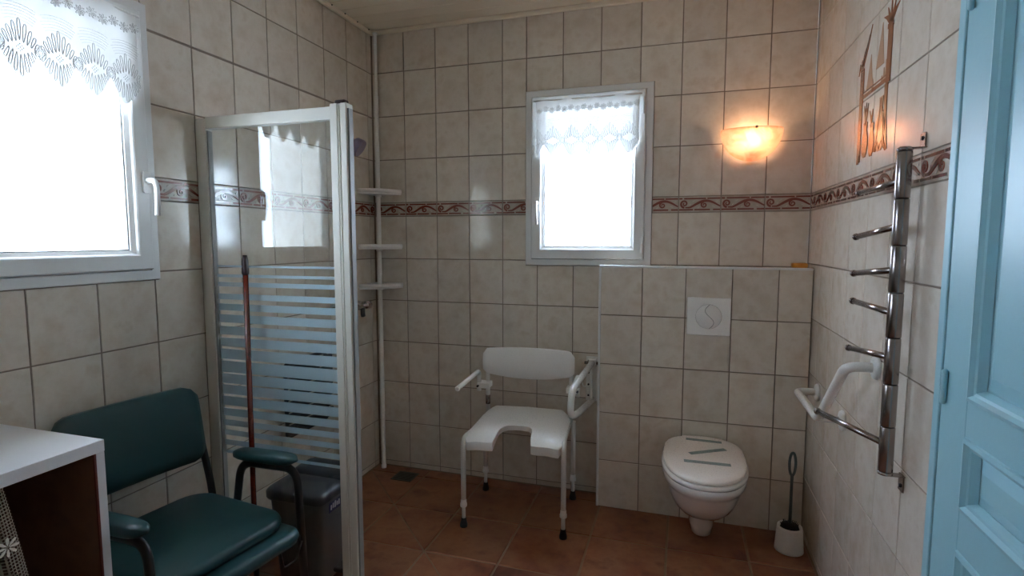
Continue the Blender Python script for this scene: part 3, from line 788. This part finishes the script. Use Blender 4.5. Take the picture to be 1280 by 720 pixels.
# toilet brush
br = thing('toilet_brush', 'grey toilet brush standing in a white holder in the corner', 'toilet brush', (2.262, -.30, 0))
MB().lathe([(.050, .001), (.060, .004), (.059, .02), (.053, .105), (.051, .115), (.047, .116), (.047, .03), (.0, .028)], 28, caps=False).build('holder', M['white'], br)
bh = MB().lathe([(.02, .035), (.038, .05), (.041, .10), (.034, .122), (.01, .13)], 20).build('brush_head', M['black'], br)
bm_ = MB()
for k in range(46):
    a = k*2.4; r = .012+.03*((k*7) % 10)/10; bm_.tube([(r*.6*math.cos(a), r*.6*math.sin(a), .10), (r*math.cos(a), r*math.sin(a), .124+.012*((k*3) % 5)/5)], .0016, 4)
bb_ = bm_.build('bristles', M['black'], bh); bb_['kind'] = 'stuff'
MB().tube([(0, 0, .12), (0, 0, .30), (0, 0, .35)], [.0075, .006, .007], 12).build('handle', M['brushgrey'], br)
MB().tube([(x, 0, z) for x, z in [(.0125*math.sin(t), .40+.052*-math.cos(t)) for t in [2*PI*i/24 for i in range(25)]]], .0058, 8, caps=False).build('handle_loop', M['brushgrey'], br)

# soap on the ledge
sp = MB().box(-.033, .033, -.022, .022, 0, .022).build('soap_bar', M['soap'], None, (2.292, -.085, HZ+.0005), bevel=.007, bseg=3)
tag(sp, 'small orange soap bar on the half wall ledge in the corner', 'soap')

# ------------------------------------------------------------------ wall lamp
lp = thing('wall_lamp', 'lit half-bowl alabaster glass wall lamp right of the back window', 'lamp', (2.072, -.001, 1.918))
mb = MB(); rows_ = []
for j in range(15):
    ph = PI/2*j/14*.985
    rows_.append([(.138*math.cos(PI*i/28)*math.cos(ph), -.012-.092*math.sin(PI*i/28)*math.cos(ph), -.148*math.sin(ph)) for i in range(29)])
mb.loft(rows_, 0, False, True, closed=False)
sd = mb.build('shade', M['shade'], lp); m_ = sd.modifiers.new('thick', 'SOLIDIFY'); m_.thickness = .003; m_.offset = 0
MB().poly([(x, z) for x, z in [(-.06, -.02), (.06, -.02), (.05, -.085), (-.05, -.085)]], 0, -.008).build('back_plate', M['white'], lp)
MB().tube([(0, -.006, -.085), (0, -.045, -.085), (0, -.05, -.07)], .012, 12).build('lamp_holder', M['white'], lp)
MB().lathe([(.006, -.070), (.015, -.064), (.021, -.05), (.021, -.04), (.014, -.026), (.004, -.02)], 16, (0, -.05, 0)).build('bulb', M['bulb'], lp)
for sx in (.012,): MB().lathe([(.007, 0), (.007, .006), (.003, .012)], 10).build('clip', M['steel'], lp, (sx, -.1, -.004), rot=(PI/2, 0, 0))

# ------------------------------------------------------------------ towel rail
TRX, TRY = 2.300, -1.27
tw = thing('towel_rail', 'brushed steel swivel-arm towel rail fixed to the right wall', 'towel rail', (TRX, TRY, 0))
zr = [.778, .901, 1.015, 1.138, 1.255, 1.377, 1.496, 1.615]
for k in range(7): MB().lathe([(.0165, zr[k]+.001), (.0175, zr[k]+.003), (.0175, zr[k+1]-.003), (.0165, zr[k+1]-.001)], 20).build('post_section', M['steel'], tw)
MB().lathe([(.015, .775), (.015, 1.617)], 16).build('core', M['darkmetal'], tw)
MB().lathe([(.0178, 1.616), (.0178, 1.622), (.012, 1.626)], 20).build('top_cap', M['steel'], tw)
MB().lathe([(.012, .768), (.0178, .771), (.0178, .778)], 20).build('bottom_cap', M['steel'], tw)
for z, zt in ((1.622, 1.66), (.770, .725)):
    lo, hi = min(z, zt), max(z, zt)
    bk = MB().box(0, .044, -.012, .014, z-.0015, z+.0015).box(.040, .044, -.006, .026, lo, hi).build('wall_bracket', M['steel'], tw, bevel=.001)
    MB().lathe([(.006, 0), (.005, .003)], 10).build('screw', M['darkmetal'], bk, (.040, .010, (z+2*zt)/3), rot=(0, -PI/2, 0))
BARS = [(1.543, (2.288, -.955, 1.537)), (1.428, (2.287, -.955, 1.401)), (1.315, (2.286, -.955, 1.287)), (1.201, (2.288, -.955, 1.200)), (1.085, (2.283, -.955, 1.050)), (.851, (2.192, -1.009, .851))]
for z, e in BARS:
    a = Vector((0, 0, z)); b = Vector(e)-Vector((TRX, TRY, 0)); d = (b-a).normalized()
    br_ = MB().tube([a+d*.012, b], .0088, 12).build('arm', M['steel'], tw)
    MB().tube([b-d*.004, b-d*.002, b+d*.004, b+d*.007], [.009, .011, .011, .008], 12).build('end_cap', M['steel'], br_)

# ------------------------------------------------------------------ angled grab bar
gb = thing('grab_bar', 'white angled grab bar with three wall flanges behind the towel rail', 'grab bar', (W, 0, 0))
A_, M_, B_ = (-1.022, 1.004), (-.715, .738), (-.32, .738)
off = -.085
MB().tube(fillet([(-.004, A_[0], A_[1]), (off, A_[0], A_[1]), (off, M_[0], M_[1]), (off, B_[0], B_[1]), (-.004, B_[0], B_[1])], .045, 8), .0155, 16).build('bar', M['whitetube'], gb)
MB().tube([(-.004, M_[0]+.01, M_[1]), (off, M_[0]+.01, M_[1]-.0)], .013, 12).build('middle_strut', M['whitetube'], gb)
for y_, z_ in (A_, (M_[0]+.01, M_[1]), B_):
    MB().lathe([(.037, 0.001), (.037, .006), (.033, .012), (.018, .016)], 24).build('flange', M['whitetube'], gb, (0, y_, z_), rot=(0, -PI/2, 0))

# ------------------------------------------------------------------ tile mural on the right wall
mu = thing('tile_mural', 'brown mural of palm columns, mountains and vases on the right wall tiles', 'mural', (W, -.648, 1.612), -PI/2)
# local x runs away from the back wall (0 .. 0.4), z 0 .. 0.5
y0, y1 = .0005, -.0022
def part(name, mat, fn):
    mb = MB(); fn(mb); return mb.build(name, M[mat], mu)
part('column', 'mural', lambda m: (m.ribbon([(.062, .045), (.062, .36)], .034, y0, y1), m.ribbon([(.05, .055), (.075, .055)], .03, y0, y1-.001), m.ribbon([(.045, .362), (.08, .362)], .014, y0, y1-.001)))
part('column', 'mural', lambda m: (m.ribbon([(.318, .25), (.318, .415)], .036, y0, y1), m.ribbon([(.306, .25), (.312, .14), (.335, .05)], [.026, .018, .008], y0, y1), m.ribbon([(.296, .418), (.342, .418)], .014, y0, y1-.001)))
part('palm_frond', 'mural', lambda m: [m.ribbon([(.062, .365), (.062+.018*k, .395+.01*k), (.07+.032*k, .40+.035*k)], [.012, .012, .001], y0, y1) for k in (-1.5, -.5, .6, 1.6, 2.3)])
part('palm_frond', 'mural', lambda m: [m.ribbon([(.318, .42), (.318+.018*k, .45), (.318+.032*k, .445+.05*(1-abs(k)*.35))], [.015, .012, .001], y0, y1) for k in (-2, -1, 0, 1, 2)])
part('mountain', 'mural_l', lambda m: m.poly([(.20, .32), (.272, .32), (.245, .45)], y0, y1+.001))
part('mountain', 'mural_l', lambda m: m.poly([(.11, .275), (.175, .275), (.145, .385)], y0, y1+.001))
part('distant_tree', 'mural_l', lambda m: [m.ribbon([(.17+.003*k, .26), (.17+.003*k, .29+.008*(k % 2))], [.009, .002], y0, y1+.0006) for k in range(3)])
part('distant_tree', 'mural_l', lambda m: [m.ribbon([(.26+.017*k, .26), (.26+.017*k, .285+.02*k)], [.018, .003], y0, y1+.0006) for k in range(3)])
part('sill', 'mural', lambda m: (m.ribbon([(.08, .262), (.322, .262)], .012, y0, y1), m.ribbon([(.08, .276), (.322, .276)], .004, y0, y1)))
def vase(m, cx, z0, h, w, neck):
    prof = [(.35, 0), (.7, .1), (1, .35), (.9, .55), (neck, .78), (neck*1.4, 1)]
    m.poly([(cx+w*a, z0+h*b) for a, b in prof]+[(cx-w*a, z0+h*b) for a, b in prof[::-1]], y0, y1)
part('vase', 'mural_d', lambda m: (vase(m, .125, .055, .115, .030, .45), [m.ribbon([(.125, .16), (.125+.012*k, .2), (.125+.02*k, .235-.006*abs(k))], [.006, .008, .001], y0, y1) for k in (-1, 0, 1)]))
part('vase', 'mural', lambda m: (vase(m, .192, .05, .105, .026, .5), [m.ribbon([(.185, .14), (.185+.01*k, .18), (.185+.02*k, .2)], [.005, .007, .001], y0, y1) for k in (-1, .5)]))
part('amphora', 'mural_l', lambda m: (vase(m, .272, .055, .165, .048, .25)))
part('drape', 'mural', lambda m: (m.ribbon([(.272, .215), (.255, .15), (.24, .09), (.222, .06)], [.008, .011, .011, .005], y0, y1-.001), m.ribbon([(.272, .215), (.292, .14), (.305, .08), (.328, .05)], [.008, .011, .011, .005], y0, y1-.001), m.ribbon([(.235, .058), (.254, .085), (.272, .062), (.294, .088), (.315, .058)], .006, y0, y1-.001)))

# ------------------------------------------------------------------ walking stick / broom handle
pa, pb = Vector((.262, -1.322, .002)), Vector((.222, -1.268, 1.335))
cn = thing('wooden_stick', 'red-brown varnished wooden stick leaning on the shower screen', 'stick', pa)
d = (pb-pa)
MB().tube([(0, 0, 0), d*.955], .0098, 14).build('shaft', M['cane'], cn)
MB().tube([d*.945, d*.95, d*.962, d*.966, d*.985, d*.99, d], [.0105, .013, .013, .0112, .0112, .0105, .008], 14).build('end_ferrule', M['caneend'], cn)

# ------------------------------------------------------------------ pedal bin
bn = thing('pedal_bin', 'grey plastic pedal bin with dark lid behind the shower screen', 'bin', (.322, -1.035, 0))
def rr3(hx, hy, z, r, ox=0, oy=0): return [(x+ox, y+oy, z) for x, y in rrect(-hx, hx, -hy, hy, r)]
MB().loft([rr3(.098, .118, .003, .02), rr3(.104, .124, .012, .025), rr3(.124, .143, .355, .028), rr3(.127, .146, .36, .028)], smooth=True).build('body', M['bin'], bn, bevel=0)
MB().loft([rr3(.132, .15, .352, .03), rr3(.138, .156, .362, .034), rr3(.138, .156, .385, .034), rr3(.128, .146, .397, .03), rr3(.09, .11, .402, .03)]).build('lid', M['binlid'], bn)
MB().loft([rr3(.134, .075, .385, .03, 0, .076), rr3(.134, .075, .405, .03, 0, .076), rr3(.122, .062, .416, .03, 0, .076), rr3(.07, .03, .418, .02, 0, .076)]).build('hinge_cover', M['binlid'], bn)
MB().box(.10, .165, -.045, .03, .022, .042).build('pedal', M['binlid'], bn, bevel=.008)
lb = MB().box(0, .0012, -.04, .035, -.017, .025).build('label', M['sticker'], bn, (.1235, -.045, .315), rot=(0, math.radians(3.3), 0))
for k in range(5): MB().box(.0012, .0018, -.032+.013*k, -.024+.013*k, -.007+.003*(k % 2), .013+.004*(k % 3)).build('letter', M['print'], lb)

# ------------------------------------------------------------------ green armchair
ac = thing('commode_armchair', 'dark green vinyl armchair with black metal frame by the left wall', 'armchair', (.300, -1.655, 0), math.radians(-7))
def cushion(name, x0, x1, y0, y1, z0, z1, r, mat, parent, dome=.01):
    def R(k, z): return [(x, y, z) for x, y in rrect(x0+k, x1-k, y0+k, y1-k, max(.004, r-k*.5), 6)]
    e = (z1-z0)*.5
    return MB().loft([R(e*.9, z0), R(e*.25, z0+e*.25), R(0, z0+e), R(e*.25, z1-e*.3), R(e*.9, z1), R(e*.9+.06, z1+dome*.7), R(e*.9+.11, z1+dome)]).build(name, M[mat], parent)
under = cushion('lower_seat', -.20, .285, -.225, .225, .405, .452, .05, 'teal', ac, 0)
top_ = cushion('seat', -.215, .235, -.22, .22, .452, .492, .085, 'teal', ac, .012)
# backrest pad: curved, tilted
def back_pad():
    rings = []; n = 20
    for j in range(n+1):
        t = j/n; y = -.225+.45*t; u = abs(2*t-1); r = max(0, (u-.8)/.2)
        zb, zt = .608+.03*r*r, .872-.035*r*r; xc = -.185-.02*(1-u*u); th = .024*(1-.7*r**3)
        def X(z): return xc-.16*(z-.63)
        ring = []
        for k in range(14):
            a = 2*PI*k/14; c, s_ = math.cos(a), math.sin(a)
            z = (zb+zt)/2+(zt-zb)/2*math.copysign(abs(s_)**.45, s_); ring.append((X(z)+th*math.copysign(abs(c)**.6, c), y, z))
        rings.append(ring)
    return MB().loft(rings).build('backrest', M['teal'], ac)
back_pad()
for s_ in (-1, 1):
    y = s_*.245
    # rear leg runs from floor up behind the backrest
    MB().tube(fillet([(-.215, y*.97, .012), (-.165, y*.97, .44), (-.21, y*.9, .70)], .12, 8), .0135, 12, squash=(1.15, .8)).build('rear_leg', M['darkmetal'], ac)
    fr_ = MB().tube(fillet([(.262, y, .012), (.232, y, .632), (-.03, y, .612), (-.09, y, .30)], .06, 7), .0135, 12, squash=(1.15, .8)).build('front_leg', M['darkmetal'], ac)
    MB().tube([(-.19, y*.97, .40), (.25, y*.97, .40)], .011, 10).build('side_rail', M['darkmetal'], ac)
    for x in (-.215, .262): MB().lathe([(.018, .0005), (.019, .012), (.016, .03)], 12, (x, y if x > 0 else y*.97, 0)).build('rubber_foot', M['black'], ac)
    # padded arm
    rings = []; n = 14
    for j in range(n+1):
        t = j/n; x = -.065+.30*t; e = abs(2*t-1); k = math.sqrt(max(0, 1-e**5)); hw = .030*max(.15, k); hh = .020*max(.2, k)
        zc = .640+.02*t
        rings.append([(x, y+hw*math.copysign(abs(math.cos(a))**.7, math.cos(a)), zc+hh*math.copysign(abs(math.sin(a))**.7, math.sin(a))) for a in [2*PI*i/16 for i in range(16)]])
    MB().loft(rings).build('arm_pad', M['teal'], ac)
for x, z in ((-.17, .40), (.22, .395)): MB().tube([(x, -.237, z), (x, .237, z)], .010, 10).build('cross_bar', M['darkmetal'], ac)
MB().tube(fillet([(.262, .228, .395), (.262, .20, .345), (.262, .15, .345), (.262, .14, .40)], .01), .003, 6).build('pan_guide', M['darkmetal'], ac)

# ------------------------------------------------------------------ white open cabinet with crochet curtain
cb = thing('open_cabinet', 'low white open-fronted cabinet with brown inside under the left window', 'cabinet', (.004, -1.952, 0))
D, T, CW, CH = .409, .022, .60, .90
mats = [M['melamine'], M['brownwood'], M['redwood']]
MB().box(0, D, -CW, 0, CH-.030, CH, [0, 0, 0, 0, 1, 0]).build('top_board', mats, cb, bevel=.0015)
sd_ = MB().box(0, D, -T, -.001, 0, CH-.030, [0, 0, 1, 0, 0, 0]).build('side_board', mats, cb, bevel=.0015)
MB().box(D-.004, D+.0005, -T-.005, -T, .06, CH-.031).build('edge_strip', M['redwood'], sd_)
MB().box(0, D, -CW+.001, -CW+T, 0, CH-.030, [0, 0, 0, 1, 0, 0]).build('side_board', mats, cb, bevel=.0015)
MB().box(0, .006, -CW+T, -T, .06, CH-.030, [0, 1, 0, 0, 0, 0]).build('back_board', mats, cb)
MB().box(0, D-.01, -CW+T, -T, .04, .06, [0, 0, 0, 0, 0, 1]).build('bottom_board', mats, cb)
MB().box(D-.02, D-.01, -CW+T, -T, 0, .04).build('plinth', M['melamine'], cb)
ct = thing('crochet_curtain', 'cream crochet net curtain with flowers hanging in the white cabinet', 'curtain', (.380, -1.952, 0))
def curtain_mesh():
    n, nz = 40, 24; vs = []; fs = []; uv = []
    for i in range(n+1):
        for j in range(nz+1):
            t = j/nz; z = .862-.77*t
            ed = -.190+.14*t-.06*t*t        # drawn-back edge
            y = -CW+.03+(ed+CW-.03)*i/n
            vs.append((.010*math.sin(i*.9)+.004*math.sin(i*2.3+t*3), y, z)); uv.append((i/n*.42, z))
    for i in range(n):
        for j in range(nz):
            a = i*(nz+1)+j; fs.append((a, a+1, a+nz+2, a+nz+1))
    me = bpy.data.meshes.new('net'); me.from_pydata(vs, [], fs); L = me.uv_layers.new(name='UVMap')
    for p in me.polygons:
        p.use_smooth = True
        for li in p.loop_indices: L.data[li].uv = uv[me.loops[li].vertex_index]
    me.materials.append(M['crochet']); return me
link('net', curtain_mesh(), ct)
def petal_flower():
    mb = MB()
    for k in range(8):
        a = 2*PI*k/8; p = loop_pts(.003*math.cos(a), .003*math.sin(a), a, .019, .008, 10)[:-1]
        mb.poly(p, .0008, -.0008)
    return mb.mesh('flower')
pf = petal_flower(); pf.materials.append(M['cream'])
for y, z in ((-.207, .732), (-.222, .56), (-.27, .66), (-.33, .735)): link('flower', pf, ct, (.020, y, z), rot=(0, 0, PI/2))
MB().tube([(0, -CW+.026, .862), (0, -.025, .862)], .004, 8).build('curtain_wire', M['steel'], ct)
